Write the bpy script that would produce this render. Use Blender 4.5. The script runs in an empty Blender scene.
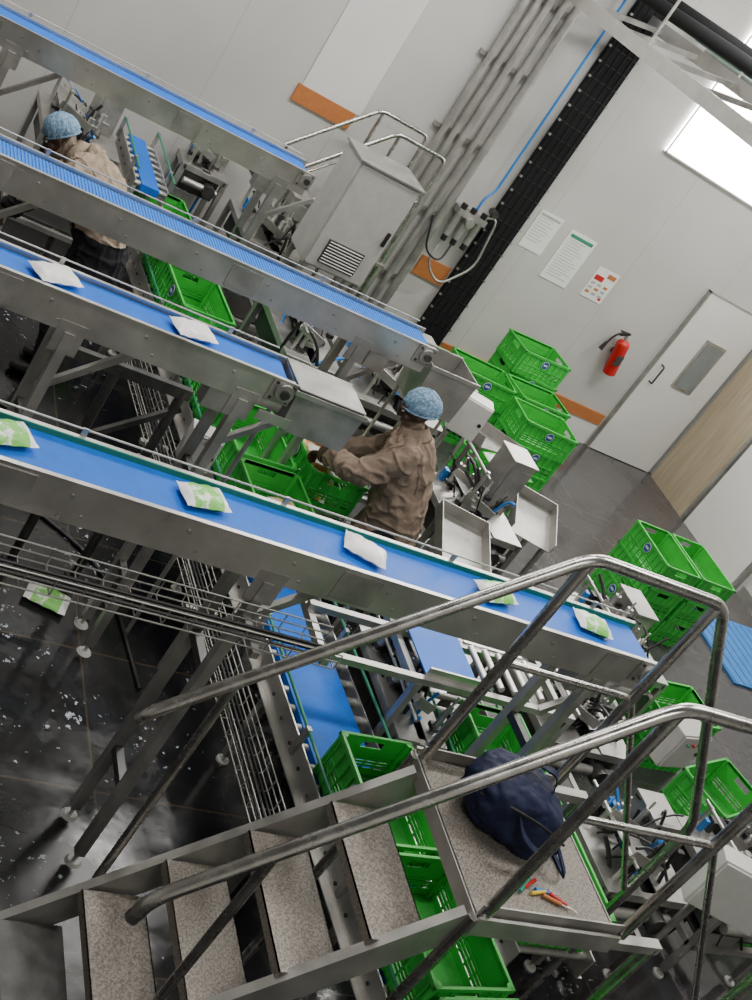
import bpy, math, random
import numpy as np
import mathutils.noise as mn
from mathutils import Vector, Matrix, Euler
random.seed(7)
V=Vector
# ---------------------------------------------------------------- materials
def nm(name):
    m=bpy.data.materials.new(name); m.use_nodes=True
    nt=m.node_tree; b=nt.nodes['Principled BSDF']
    return m,nt,b
def mat(name,col,rough=.5,metal=0.,noise=0.,scale=8.,col2=None,bump=0.,bscale=40.,rvar=0.,spec=.5,stretch=None,detail=6,lo=.35,hi=.65,bdist=.01):
    m,nt,b=nm(name)
    b.inputs['Roughness'].default_value=rough; b.inputs['Metallic'].default_value=metal
    b.inputs['Specular IOR Level'].default_value=spec
    b.inputs['Base Color'].default_value=(*col,1)
    tc=nt.nodes.new('ShaderNodeTexCoord')
    mp=nt.nodes.new('ShaderNodeMapping'); nt.links.new(tc.outputs['Object'],mp.inputs[0])
    if stretch: mp.inputs['Scale'].default_value=stretch
    if noise>0 or rvar>0:
        n=nt.nodes.new('ShaderNodeTexNoise'); n.inputs['Scale'].default_value=scale; n.inputs['Detail'].default_value=detail
        n.inputs['Roughness'].default_value=.65
        nt.links.new(mp.outputs[0],n.inputs['Vector'])
        r=nt.nodes.new('ShaderNodeValToRGB'); nt.links.new(n.outputs['Fac'],r.inputs[0])
        c2=col2 or tuple(c*(1-noise) for c in col)
        r.color_ramp.elements[0].position=lo; r.color_ramp.elements[0].color=(*c2,1)
        r.color_ramp.elements[1].position=hi; r.color_ramp.elements[1].color=(*col,1)
        nt.links.new(r.outputs[0],b.inputs['Base Color'])
        if rvar>0:
            mr=nt.nodes.new('ShaderNodeMapRange'); mr.inputs[1].default_value=.3; mr.inputs[2].default_value=.7
            mr.inputs[3].default_value=max(0.02,rough-rvar); mr.inputs[4].default_value=min(1,rough+rvar)
            nt.links.new(n.outputs['Fac'],mr.inputs[0]); nt.links.new(mr.outputs[0],b.inputs['Roughness'])
    if bump>0:
        n2=nt.nodes.new('ShaderNodeTexNoise'); n2.inputs['Scale'].default_value=bscale
        nt.links.new(mp.outputs[0],n2.inputs['Vector'])
        bp=nt.nodes.new('ShaderNodeBump'); bp.inputs['Strength'].default_value=bump; bp.inputs['Distance'].default_value=bdist
        nt.links.new(n2.outputs['Fac'],bp.inputs['Height']); nt.links.new(bp.outputs[0],b.inputs['Normal'])
    return m
def emis(name,col,s):
    m,nt,b=nm(name)
    b.inputs['Base Color'].default_value=(*col,1)
    b.inputs['Emission Color'].default_value=(*col,1); b.inputs['Emission Strength'].default_value=s
    return m
M={}
M['steel']=mat('stainless_steel',(.67,.655,.62),.36,.85,.20,5,rvar=.10,bump=.05,bscale=60)
M['steel2']=mat('steel_satin',(.49,.48,.45),.46,.78,.28,7,rvar=.10)
M['steeld']=mat('steel_dark',(.12,.12,.115),.45,.8,.4,9,rvar=.1)
M['pipe']=mat('handrail_steel',(.60,.585,.55),.27,1.,.22,9,rvar=.08)
M['belt']=mat('belt_blue',(.006,.15,.68),.5,0,.18,14,rvar=.1,spec=.25)
M['beltl']=mat('belt_blue_module',(.04,.24,.76),.45,0,.2,60,spec=.3)
M['gstrip']=mat('wear_strip_green',(.03,.24,.13),.4)
M['green']=mat('crate_green',(.055,.50,.065),.42,0,.15,10,rvar=.08)
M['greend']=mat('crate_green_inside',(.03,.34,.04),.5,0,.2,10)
M['label']=mat('crate_label_blue',(.02,.07,.30),.4)
M['white']=mat('white_plastic',(.66,.66,.63),.35,0,.1,10)
M['cream']=mat('cabinet_grey',(.49,.48,.455),.4,0,.12,10)
M['black']=mat('black_rubber',(.010,.010,.011),.45,0)
M['blackm']=mat('black_matte',(.013,.013,.014),.85,0,.3,30,spec=.2)
M['yellow']=mat('yellow_plastic',(.8,.55,.05),.4)
M['orange']=mat('orange_band',(.48,.17,.05),.5,0,.15,20)
M['red']=mat('red_paint',(.50,.010,.010),.25,0)
M['bluep']=mat('blue_pipe',(.02,.20,.60),.35)
M['greenp']=mat('green_pipe',(.02,.25,.17),.35)
M['skin']=mat('skin_brown',(.055,.026,.016),.5,0,.15,12)
M['shirt']=mat('uniform_tan',(.27,.205,.155),.95,0,.30,11,bump=.7,bscale=12,bdist=.03,spec=.08)
M['shirt2']=mat('uniform_beige',(.37,.295,.225),.95,0,.30,11,bump=.7,bscale=12,bdist=.03,spec=.08)
M['seam']=mat('uniform_trim',(.13,.095,.07),.9,0,.2,20,spec=.1)
M['trous']=mat('trousers_dark',(.022,.022,.026),.85,0,.2,10,bump=.4,bscale=12,spec=.2)
M['shoe']=mat('shoe_black',(.012,.012,.012),.4)
M['eye']=mat('eye_white',(.7,.68,.65),.2)
M['hair']=mat('hair_black',(.008,.007,.006),.6)
M['net']=mat('hairnet_blue',(.26,.42,.58),.75,0,.3,70,col2=(.08,.16,.26),bump=.8,bscale=60)
M['paper']=mat('paper_white',(.80,.80,.77),.6)
M['ink']=mat('print_grey',(.38,.39,.38),.6)
M['glass']=mat('door_glass',(.22,.24,.24),.15,0,.2,4)
M['doorw']=mat('door_white',(.72,.71,.68),.4,0,.05,3)
M['film']=mat('pouch_film',(.88,.88,.85),.35,0,.05,20,bump=.5,bscale=25)
M['filmg']=mat('pouch_print_green',(.20,.60,.10),.35,0,.7,16,col2=(.80,.88,.72),bump=.4,bscale=25,lo=.42,hi=.48)
M['filmo']=mat('pouch_print_orange',(.75,.30,.05),.35,0,.7,14,col2=(.88,.72,.42),lo=.44,hi=.54)
M['navy']=mat('bag_navy',(.010,.016,.055),.7,0,.35,9,bump=1.,bscale=11,bdist=.03,spec=.3)
M['lamp']=emis('lamp_diffuser',(1,.97,.92),6)
M['winlt']=emis('window_daylight',(1,.985,.96),18)
def checker():
    m=mat('checker_plate',(.33,.30,.265),.5,.45,.6,120,col2=(.17,.15,.125),rvar=.1,detail=3,lo=.40,hi=.60)
    nt=m.node_tree; b=nt.nodes['Principled BSDF']
    tc=nt.nodes.new('ShaderNodeTexCoord'); hs=[]
    for sgn,off in ((1,0),(-1,.5)):
        mp=nt.nodes.new('ShaderNodeMapping'); mp.inputs['Rotation'].default_value=(0,0,sgn*math.radians(45))
        mp.inputs['Scale'].default_value=(28,28,1); mp.inputs['Location'].default_value=(off,off,0)
        nt.links.new(tc.outputs['Object'],mp.inputs[0])
        br=nt.nodes.new('ShaderNodeTexBrick'); br.inputs['Scale'].default_value=1; br.offset=.5
        br.inputs['Mortar Size'].default_value=.22; br.inputs['Brick Width'].default_value=1.3; br.inputs['Row Height'].default_value=.5
        br.inputs['Color1'].default_value=(0,0,0,1);br.inputs['Color2'].default_value=(1,1,1,1);br.inputs['Mortar'].default_value=(0,0,0,1)
        nt.links.new(mp.outputs[0],br.inputs['Vector']); hs.append(br)
    ad=nt.nodes.new('ShaderNodeMath'); ad.operation='MAXIMUM'
    nt.links.new(hs[0].outputs['Color'],ad.inputs[0]); nt.links.new(hs[1].outputs['Color'],ad.inputs[1])
    bp=nt.nodes.new('ShaderNodeBump'); bp.inputs['Strength'].default_value=.8; bp.inputs['Distance'].default_value=.005
    nt.links.new(ad.outputs[0],bp.inputs['Height']); nt.links.new(bp.outputs[0],b.inputs['Normal'])
    return m
M['plate']=checker()
def floor_mat():
    m,nt,b=nm('floor_wet_tile'); N=nt.nodes.new; Lk=nt.links.new
    tc=N('ShaderNodeTexCoord')
    br=N('ShaderNodeTexBrick'); br.inputs['Scale'].default_value=1; br.offset=0
    br.inputs['Brick Width'].default_value=.9; br.inputs['Row Height'].default_value=.9; br.inputs['Mortar Size'].default_value=.006
    br.inputs['Color1'].default_value=(.011,.0105,.011,1); br.inputs['Color2'].default_value=(.018,.017,.018,1); br.inputs['Mortar'].default_value=(.05,.036,.024,1)
    Lk(tc.outputs['Object'],br.inputs['Vector'])
    n=N('ShaderNodeTexNoise'); n.inputs['Scale'].default_value=1.1; n.inputs['Detail'].default_value=8; n.inputs['Roughness'].default_value=.6; n.inputs['Distortion'].default_value=.6
    Lk(tc.outputs['Object'],n.inputs['Vector'])
    r=N('ShaderNodeValToRGB'); r.color_ramp.elements[0].position=.56; r.color_ramp.elements[0].color=(0,0,0,1); r.color_ramp.elements[1].position=.78; r.color_ramp.elements[1].color=(.6,.6,.6,1)
    Lk(n.outputs['Fac'],r.inputs[0])
    mx=N('ShaderNodeMixRGB'); mx.inputs[2].default_value=(.07,.08,.095,1); Lk(r.outputs[0],mx.inputs[0]); Lk(br.outputs['Color'],mx.inputs[1])
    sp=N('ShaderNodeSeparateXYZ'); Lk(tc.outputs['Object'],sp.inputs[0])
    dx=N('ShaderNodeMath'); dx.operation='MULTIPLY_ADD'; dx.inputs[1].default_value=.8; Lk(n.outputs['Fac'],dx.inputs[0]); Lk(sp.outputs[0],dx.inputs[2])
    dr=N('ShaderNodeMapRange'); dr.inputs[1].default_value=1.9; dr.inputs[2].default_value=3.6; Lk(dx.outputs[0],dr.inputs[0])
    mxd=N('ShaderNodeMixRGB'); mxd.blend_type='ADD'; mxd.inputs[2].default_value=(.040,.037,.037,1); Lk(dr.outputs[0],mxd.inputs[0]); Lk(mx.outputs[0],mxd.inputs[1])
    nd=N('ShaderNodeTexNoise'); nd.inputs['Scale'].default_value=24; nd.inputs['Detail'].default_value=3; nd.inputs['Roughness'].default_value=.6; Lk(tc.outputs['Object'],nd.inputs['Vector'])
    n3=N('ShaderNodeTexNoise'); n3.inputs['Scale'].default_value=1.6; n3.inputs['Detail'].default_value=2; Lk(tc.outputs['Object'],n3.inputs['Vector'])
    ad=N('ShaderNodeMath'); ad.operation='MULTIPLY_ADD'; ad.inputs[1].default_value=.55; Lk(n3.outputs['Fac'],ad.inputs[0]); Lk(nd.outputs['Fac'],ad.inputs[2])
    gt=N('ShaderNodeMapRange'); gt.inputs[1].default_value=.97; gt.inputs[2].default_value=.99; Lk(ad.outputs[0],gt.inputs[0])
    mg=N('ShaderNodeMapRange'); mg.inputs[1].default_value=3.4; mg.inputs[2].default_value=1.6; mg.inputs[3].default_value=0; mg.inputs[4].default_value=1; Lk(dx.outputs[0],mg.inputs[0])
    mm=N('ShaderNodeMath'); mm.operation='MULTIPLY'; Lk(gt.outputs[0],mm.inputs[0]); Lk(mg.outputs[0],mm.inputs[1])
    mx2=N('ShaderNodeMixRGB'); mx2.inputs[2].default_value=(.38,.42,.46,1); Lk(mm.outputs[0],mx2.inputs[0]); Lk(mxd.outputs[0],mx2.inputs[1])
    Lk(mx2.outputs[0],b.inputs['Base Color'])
    mr=N('ShaderNodeMapRange'); mr.inputs[1].default_value=.4; mr.inputs[2].default_value=.60; mr.inputs[3].default_value=.30; mr.inputs[4].default_value=.07
    Lk(n.outputs['Fac'],mr.inputs[0]); Lk(mr.outputs[0],b.inputs['Roughness'])
    bp=N('ShaderNodeBump'); bp.inputs['Strength'].default_value=.12; bp.inputs['Distance'].default_value=.02
    n2=N('ShaderNodeTexNoise'); n2.inputs['Scale'].default_value=7; Lk(tc.outputs['Object'],n2.inputs['Vector']); Lk(n2.outputs['Fac'],bp.inputs['Height']); Lk(bp.outputs[0],b.inputs['Normal'])
    return m
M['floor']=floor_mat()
def wall_mat(name,c,seam=1.15):
    m,nt,b=nm(name); N=nt.nodes.new; Lk=nt.links.new
    tc=N('ShaderNodeTexCoord'); sp=N('ShaderNodeSeparateXYZ'); Lk(tc.outputs['Object'],sp.inputs[0])
    ad=N('ShaderNodeMath'); ad.operation='ADD'; Lk(sp.outputs[0],ad.inputs[0]); Lk(sp.outputs[1],ad.inputs[1])
    dv=N('ShaderNodeMath'); dv.operation='DIVIDE'; dv.inputs[1].default_value=seam; Lk(ad.outputs[0],dv.inputs[0])
    fr=N('ShaderNodeMath'); fr.operation='FRACT'; Lk(dv.outputs[0],fr.inputs[0])
    lt=N('ShaderNodeMath'); lt.operation='LESS_THAN'; lt.inputs[1].default_value=.008; Lk(fr.outputs[0],lt.inputs[0])
    n=N('ShaderNodeTexNoise'); n.inputs['Scale'].default_value=.9; n.inputs['Detail'].default_value=6; Lk(tc.outputs['Object'],n.inputs['Vector'])
    r=N('ShaderNodeValToRGB'); r.color_ramp.elements[0].position=.3; r.color_ramp.elements[0].color=(*[x*.84 for x in c],1); r.color_ramp.elements[1].position=.7; r.color_ramp.elements[1].color=(*c,1)
    Lk(n.outputs['Fac'],r.inputs[0])
    mx=N('ShaderNodeMixRGB'); mx.inputs[2].default_value=(*[x*.75 for x in c],1); Lk(lt.outputs[0],mx.inputs[0]); Lk(r.outputs[0],mx.inputs[1])
    Lk(mx.outputs[0],b.inputs['Base Color']); b.inputs['Roughness'].default_value=.45
    return m
M['wall']=wall_mat('wall_panel_grey',(.55,.54,.515))
M['wallw']=mat('wall_panel_white',(.70,.69,.67),.45,0,.06,2)
M['beige']=mat('door_beige_wood',(.44,.36,.25),.55,0,.25,3,stretch=(6,6,.5))
M['ceil']=mat('ceiling_grey',(.40,.40,.39),.8)
M['matb']=mat('floor_mat_blue',(.03,.18,.50),.6,0,.2,20)
# ---------------------------------------------------------------- mesh builder
class MB:
    def __init__(s): s.v=[];s.f=[];s.m=[];s.sm=[];s.mats=[]
    def mi(s,k):
        if k not in s.mats: s.mats.append(k)
        return s.mats.index(k)
    def add(s,vs,fs,k,smooth=False):
        o=len(s.v); s.v+= [tuple(v) for v in vs]; i=s.mi(k)
        for f in fs: s.f.append(tuple(o+a for a in f)); s.m.append(i); s.sm.append(smooth)
    def box(s,c,d,k,R=None):
        hx,hy,hz=d[0]/2,d[1]/2,d[2]/2
        vs=[V((x,y,z)) for x in(-hx,hx) for y in(-hy,hy) for z in(-hz,hz)]
        if R is not None: vs=[R@v for v in vs]
        vs=[v+V(c) for v in vs]
        s.add(vs,[(0,1,3,2),(4,6,7,5),(0,4,5,1),(2,3,7,6),(0,2,6,4),(1,5,7,3)],k)
    def bb(s,x0,x1,y0,y1,z0,z1,k): s.box(((x0+x1)/2,(y0+y1)/2,(z0+z1)/2),(abs(x1-x0),abs(y1-y0),abs(z1-z0)),k)
    def ring(s,p,d,r,n):
        d=d.normalized(); a=V((0,0,1)) if abs(d.z)<.9 else V((1,0,0))
        u=d.cross(a).normalized(); w=d.cross(u).normalized()
        return [p+u*(r*math.cos(2*math.pi*i/n))+w*(r*math.sin(2*math.pi*i/n)) for i in range(n)]
    def cyl(s,p0,p1,r,k,n=12,r1=None,cap=True):
        p0,p1=V(p0),V(p1); r1=r if r1 is None else r1
        a=s.ring(p0,p1-p0,r,n); b=s.ring(p1,p1-p0,r1,n)
        s.add(a+b,[(i,(i+1)%n,n+(i+1)%n,n+i) for i in range(n)],k,True)
        if cap: s.add(a,[tuple(range(n))[::-1]],k); s.add(b,[tuple(range(n))],k)
    def tube(s,pts,r,k,n=10,fil=.0,cap=True):
        pts=[V(p) for p in pts]
        if fil>0 and len(pts)>2:
            q=[pts[0]]
            for i in range(1,len(pts)-1):
                a,b,c=pts[i-1],pts[i],pts[i+1]
                fa=min(fil,(a-b).length*.45); fc=min(fil,(c-b).length*.45)
                A=b+(a-b).normalized()*fa; Cc=b+(c-b).normalized()*fc
                for t in (0,.2,.4,.6,.8,1): q.append(A*(1-t)**2+b*2*t*(1-t)+Cc*t*t)
            q.append(pts[-1]); pts=q
        rings=[];prev=None
        for i,p in enumerate(pts):
            d=(pts[min(i+1,len(pts)-1)]-pts[max(i-1,0)])
            if d.length<1e-6: d=V((0,0,1))
            d.normalize()
            if prev is None:
                a=V((0,0,1)) if abs(d.z)<.9 else V((1,0,0)); u=d.cross(a).normalized()
            else:
                u=(prev-d*prev.dot(d)).normalized()
            prev=u; w=d.cross(u)
            rings+= [p+u*(r*math.cos(2*math.pi*j/n))+w*(r*math.sin(2*math.pi*j/n)) for j in range(n)]
        L=len(pts)
        fs=[(i*n+j,i*n+(j+1)%n,(i+1)*n+(j+1)%n,(i+1)*n+j) for i in range(L-1) for j in range(n)]
        s.add(rings,fs,k,True)
        if cap:
            s.add(rings[:n],[tuple(range(n))[::-1]],k); s.add(rings[-n:],[tuple(range(n))],k)
    def ell(s,c,r,k,R=None,nu=16,nv=10,zmin=-1.):
        vs=[];fs=[];c=V(c)
        th0=math.acos(max(-1,min(1,zmin)))
        for i in range(nv+1):
            t=th0*i/nv
            for j in range(nu):
                p=2*math.pi*j/nu
                q=V((r[0]*math.sin(t)*math.cos(p),r[1]*math.sin(t)*math.sin(p),r[2]*math.cos(t)))
                if R is not None: q=R@q
                vs.append(c+q)
        for i in range(nv):
            for j in range(nu): fs.append((i*nu+j,(i+1)*nu+j,(i+1)*nu+(j+1)%nu,i*nu+(j+1)%nu))
        s.add(vs,fs,k,True)
    def mesh(s,name,org=(0,0,0)):
        me=bpy.data.meshes.new(name)
        o=V(org); me.from_pydata([tuple(V(v)-o) for v in s.v],[],s.f)
        for k in s.mats: me.materials.append(M[k])
        me.polygons.foreach_set('material_index',s.m); me.polygons.foreach_set('use_smooth',s.sm); me.update()
        return me
    def build(s,name,bevel=0,parent=None):
        xs=[v[0] for v in s.v];ys=[v[1] for v in s.v];zs=[v[2] for v in s.v]
        org=((min(xs)+max(xs))/2,(min(ys)+max(ys))/2,min(zs))
        ob=bpy.data.objects.new(name,s.mesh(name,org)); ob.location=org
        bpy.context.scene.collection.objects.link(ob)
        if bevel>0:
            md=ob.modifiers.new('bevel','BEVEL'); md.width=bevel; md.segments=2; md.limit_method='ANGLE'; md.angle_limit=math.radians(60)
        return ob
RZ=lambda a: Matrix.Rotation(math.radians(a),3,'Z')
RY=lambda a: Matrix.Rotation(math.radians(a),3,'Y')
RX=lambda a: Matrix.Rotation(math.radians(a),3,'X')
# ---------------------------------------------------------------- room
YW=9.6; XR=9.5
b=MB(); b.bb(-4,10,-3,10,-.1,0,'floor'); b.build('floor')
b=MB(); b.bb(-4,XR+.1,YW,YW+.15,0,6,'wall'); b.build('wall_far')
b=MB(); b.bb(XR,XR+.15,-3,YW,0,6,'wall'); b.build('wall_right')
b=MB(); b.bb(-4.15,-4,-3,YW+.15,0,6,'wall'); b.build('wall_left')
b=MB(); b.bb(-4.15,XR+.15,-3.15,-3,0,6,'wall'); b.build('wall_back')
b=MB(); b.bb(-4.15,XR+.15,-3.15,YW+.15,6,6.1,'ceil'); b.build('ceiling')
b=MB()
b.bb(3.58,4.16,YW-.012,YW,1.93,6,'wallw'); b.bb(3.55,4.12,YW-.02,YW,1.78,1.93,'orange')
b.build('trim_1')
b=MB(); b.bb(5.42,5.76,YW-.02,YW,.90,1.10,'orange'); b.build('trim_2')
b=MB(); b.bb(6.12,8.42,YW-.03,YW,.27,.40,'orange'); b.bb(6.12,8.42,YW-.02,YW,0,.27,'wallw'); b.build('baseboard_far')
b=MB(); b.bb(XR-.03,XR,-3,7.5,0,.12,'steel2'); b.build('baseboard_right')
b=MB()
b.bb(6.95,9.45,YW-.03,YW-.005,3.02,4.6,'winlt')
for x in (6.96,9.44): b.bb(x-.008,x+.008,YW-.04,YW-.001,3.01,4.61,'white')
for z in (3.015,4.605): b.bb(6.95,9.45,YW-.04,YW-.001,z-.008,z+.008,'white')
b.build('window_1')
b=MB()
b.bb(8.48,9.42,YW-.06,YW-.012,0.01,2.1,'doorw')
b.bb(8.465,8.48,YW-.062,YW-.004,0,2.115,'steel2'); b.bb(8.465,9.43,YW-.062,YW-.004,2.1,2.115,'steel2')
b.bb(8.84,9.14,YW-.075,YW-.058,1.04,1.66,'steel2'); b.bb(8.87,9.11,YW-.08,YW-.07,1.07,1.63,'glass')
b.tube([(8.56,YW-.06,.98),(8.56,YW-.12,.98),(8.56,YW-.12,1.2),(8.56,YW-.06,1.2)],.01,'steeld',8,.02)
b.build('door_1')
b=MB()
b.bb(XR-.05,XR-.012,8.74,9.50,0.0,2.1,'beige'); b.bb(XR-.06,XR-.004,8.70,8.74,0,2.14,'steel2')
b.build('door_2')
b=MB()
b.bb(XR-.05,XR-.012,7.62,8.66,0.0,2.1,'doorw'); b.bb(XR-.06,XR-.004,7.56,7.60,0,2.14,'steel2'); b.bb(XR-.06,XR-.004,7.56,8.70,2.1,2.14,'steel2')
b.bb(XR-.06,XR-.048,8.0,8.3,1.1,1.65,'glass')
b.tube([(XR-.05,7.7,.98),(XR-.11,7.7,.98),(XR-.11,7.7,1.2),(XR-.05,7.7,1.2)],.01,'steeld',8,.02)
b.build('door_3')
b=MB()
b.bb(5.78,6.10,YW-.08,YW-.02,0,5.98,'blackm')
for i in range(40):
    z=.12+i*.147
    b.bb(5.765,6.115,YW-.086,YW-.075,z-.004,z+.004,'black')
    b.bb(5.765,5.785,YW-.09,YW-.07,z-.010,z+.010,'steel2'); b.bb(6.095,6.115,YW-.09,YW-.07,z-.010,z+.010,'steel2')
for k in range(4): b.cyl((5.83+k*.073,YW-.078,0),(5.83+k*.073,YW-.078,5.95),.014,'blackm',8)
b.build('cable_riser')
b=MB()
for x,r in ((4.86,.03),(4.96,.03),(5.06,.035),(5.19,.03),(5.31,.04)):
    b.cyl((x,YW-.08,.0),(x,YW-.08,5.98),r,'steel2',10)
for z in (.8,1.5,2.2,2.9,3.5,4.4): b.bb(4.78,5.38,YW-.045,YW-.004,z-.02,z+.02,'steel2')
b.build('steel_pipe_bundle')
b=MB()
b.tube([(5.66,YW-.06,5.9),(5.66,YW-.06,1.95),(5.58,YW-.10,1.85),(5.58,YW-.10,1.7)],.012,'bluep',8,.05)
b.bb(5.40,5.72,YW-.16,YW-.02,1.62,1.68,'steel2')
for x in (5.44,5.55,5.67):
    b.cyl((x,YW-.12,1.40),(x,YW-.12,1.66),.035,'steel2',12); b.cyl((x,YW-.12,1.34),(x,YW-.12,1.42),.028,'black',12); b.cyl((x,YW-.12,1.66),(x,YW-.12,1.73),.03,'black',12)
b.cyl((5.55,YW-.20,1.6),(5.55,YW-.12,1.6),.045,'steel2',14); b.cyl((5.72,YW-.2,1.78),(5.72,YW-.1,1.78),.035,'steeld',12)
b.tube([(5.44,YW-.12,1.34),(5.40,YW-.16,1.1),(5.62,YW-.2,.95),(5.86,YW-.18,1.25),(5.80,YW-.14,1.75),(5.70,YW-.12,1.7)],.012,'steel2',8,.12)
b.tube([(5.55,YW-.12,1.34),(5.50,YW-.2,1.15),(5.30,YW-.2,1.2),(5.22,YW-.12,1.5)],.010,'black',8,.1)
b.build('air_regulator_set')
def poster(x,z,w,h,style):
    b=MB(); b.bb(x-w/2,x+w/2,YW-.008,YW-.001,z-h/2,z+h/2,'paper')
    y=YW-.011
    if style==3:
        b.bb(x+w*.05,x+w*.42,y,YW-.007,z+h*.28,z+h*.42,'orange'); b.bb(x-w*.42,x-w*.02,y,YW-.007,z+h*.10,z+h*.26,'red')
        for i in range(3):
            for j in range(3): b.bb(x-w*.42+j*w*.3,x-w*.42+j*w*.3+w*.18,y,YW-.007,z-h*.05-i*h*.15,z+h*.03-i*h*.15,('ink','cream','orange')[(i+j)%3])
        b.bb(x+w*.28,x+w*.40,y,YW-.007,z-h*.42,z-h*.34,'red')
    else:
        b.bb(x-w*.42,x+w*.42,y,YW-.007,z+h*.38,z+h*.44,'gstrip' if style==2 else 'ink')
        n=int(h/.03)
        for i in range(n-4): b.bb(x-w*.4,x+w*random.uniform(.1,.4),y,YW-.007,z+h*.33-i*.03,z+h*.33-i*.03+.005,'ink')
    b.build('notice_poster')
poster(6.36,1.80,.28,.40,1); poster(6.80,1.70,.34,.54,2); poster(7.30,1.62,.28,.34,3)
b=MB()
ex,ey,ez=7.95,YW-.11,1.10
R0=RY(-14)
def EX(p): return V((ex,ey,ez))+R0@V(p)
b.cyl(EX((0,0,-.22)),EX((0,0,.12)),.072,'red',20); b.ell(EX((0,0,.12)),(.072,.072,.06),'red',R0); b.ell(EX((0,0,-.22)),(.072,.072,.02),'red',R0)
b.cyl(EX((0,0,.17)),EX((0,0,.23)),.022,'steel2'); b.bb(ex-.04,ex+.04,ey-.074,ey-.068,ez-.10,ez+.02,'steeld')
b.box(EX((-.03,0,.235)),(.12,.025,.015),'black',RY(-26)); b.box(EX((-.03,0,.26)),(.13,.025,.012),'black',RY(-4))
b.tube([EX((0,0,.22)),EX((-.06,-.02,.27)),EX((-.16,-.02,.22)),EX((-.22,-.02,.10))],.011,'black',8,.05)
b.cyl(EX((-.21,-.02,.13)),EX((-.25,-.02,.04)),.016,'black',10,.028)
b.bb(ex-.03,ex+.03,ey+.06,YW-.001,ez-.03,ez+.02,'steeld')
b.build('fire_extinguisher')
b=MB()
for x,z in ((5.12,3.66),(5.95,3.83)):
    b.bb(x-.03,x+.03,2.5,YW-.14,z-.055,z+.055,'steel')
for i in range(11):
    y=3.0+i*.62
    b.box((5.53,y,3.74),(.86,.04,.04),'steel2',RY(-11))
for y in (4,8): b.cyl((5.12,y,3.7),(5.12,y,6),.012,'steel2',8); b.cyl((5.95,y,3.85),(5.95,y,6),.012,'steel2',8)
b.build('overhead_cable_ladder')
b=MB()
for x,z,k in ((6.35,3.98,'greenp'),(6.50,3.95,'greenp'),(6.66,3.9,'steel2')):
    b.cyl((x,2.5,z),(x,YW-.05,z),.035,k,10)
for y in (4,7): b.bb(6.25,6.75,y-.02,y+.02,3.83,3.87,'steeld'); b.cyl((6.28,y,3.85),(6.28,y,6),.01,'steeld',6); b.cyl((6.72,y,3.85),(6.72,y,6),.01,'steeld',6)
b.build('overhead_pipe')
b=MB()
b.tube([(5.35,2.6,3.98),(5.5,5,3.96),(5.45,7.5,3.98),(5.4,9.4,3.96)],.055,'blackm',8); b.tube([(5.6,2.6,4.02),(5.65,5,4.0),(5.7,7.5,4.02),(5.6,9.4,4.02)],.07,'blackm',8)
b.build('overhead_cable_bundle')
# ---------------------------------------------------------------- crates
CL,CW,CH=.60,.40,.25
def crate_mesh():
    b=MB(); L,W,H=CL/2,CW/2,CH; t=.004
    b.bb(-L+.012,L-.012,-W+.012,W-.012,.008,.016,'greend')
    for i in range(6): b.bb(-L+.02+i*.112,-L+.03+i*.112,-W+.015,W-.015,.0,.009,'green')
    for sy in (-1,1):
        y=sy*(W-.012)
        b.bb(-L+.012,L-.012,y-t/2,y+t/2,.0,.055,'green')
        for z in (.075,.095,.115): b.bb(-L+.012,L-.012,y-t/2,y+t/2,z-.007,z+.006,'green')
        b.bb(-L+.012,L-.012,y-t/2,y+t/2,.13,H-.01,'green')
        for i in range(9):
            x=-L+.04+i*(2*L-.08)/8
            b.bb(x-.004,x+.004,y+sy*.0,y+sy*.010,.0,H-.02,'green')
        b.bb(-L,L,y-.002 if sy>0 else y-.012,y+.012 if sy>0 else y+.002,H-.022,H,'green')
        b.bb(-L+.01,L-.01,min(y,y+sy*.008),max(y,y+sy*.008),.12,.13,'green')
        b.cyl((0,y+sy*.010,.185),(0,y+sy*.013,.185),.042,'white',16); b.cyl((0,y+sy*.013,.185),(0,y+sy*.0145,.185),.037,'label',14); b.box((0,y+sy*.0145,.185),(.045,.003,.018),'white')
    for sx in (-1,1):
        x=sx*(L-.012)
        b.bb(x-t/2,x+t/2,-W+.012,W-.012,.0,.055,'green')
        for z in (.075,.095,.115): b.bb(x-t/2,x+t/2,-W+.012,W-.012,z-.007,z+.006,'green')
        b.bb(x-t/2,x+t/2,-W+.012,-.06,.13,H,'green'); b.bb(x-t/2,x+t/2,.06,W-.012,.13,H,'green')
        b.bb(x-t/2,x+t/2,-.06,.06,.13,.185,'green'); b.bb(x-t/2,x+t/2,-.06,.06,.222,H,'green')
        for i in range(6):
            y=-W+.04+i*(2*W-.08)/5
            b.bb(min(x,x+sx*.010),max(x,x+sx*.010),y-.004,y+.004,.0,H-.02 if abs(y)>.07 else .18,'green')
        b.bb(min(x-sx*.002,x+sx*.012),max(x-sx*.002,x+sx*.012),-W,W,H-.022,H,'green')
        b.bb(min(x,x+sx*.008),max(x,x+sx*.008),-W+.01,W-.01,.12,.13,'green')
    for sx in (-1,1):
        for sy in (-1,1): b.cyl((sx*(L-.018),sy*(W-.018),0),(sx*(L-.018),sy*(W-.018),H),.017,'green',8)
    return b.mesh('plastic_crate')
CM=crate_mesh()
def crate(x,y,z,rot=0,tilt=0):
    o=bpy.data.objects.new('plastic_crate',CM); o.location=(x,y,z); o.rotation_euler=(math.radians(tilt),0,math.radians(rot))
    bpy.context.scene.collection.objects.link(o); return o
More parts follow.
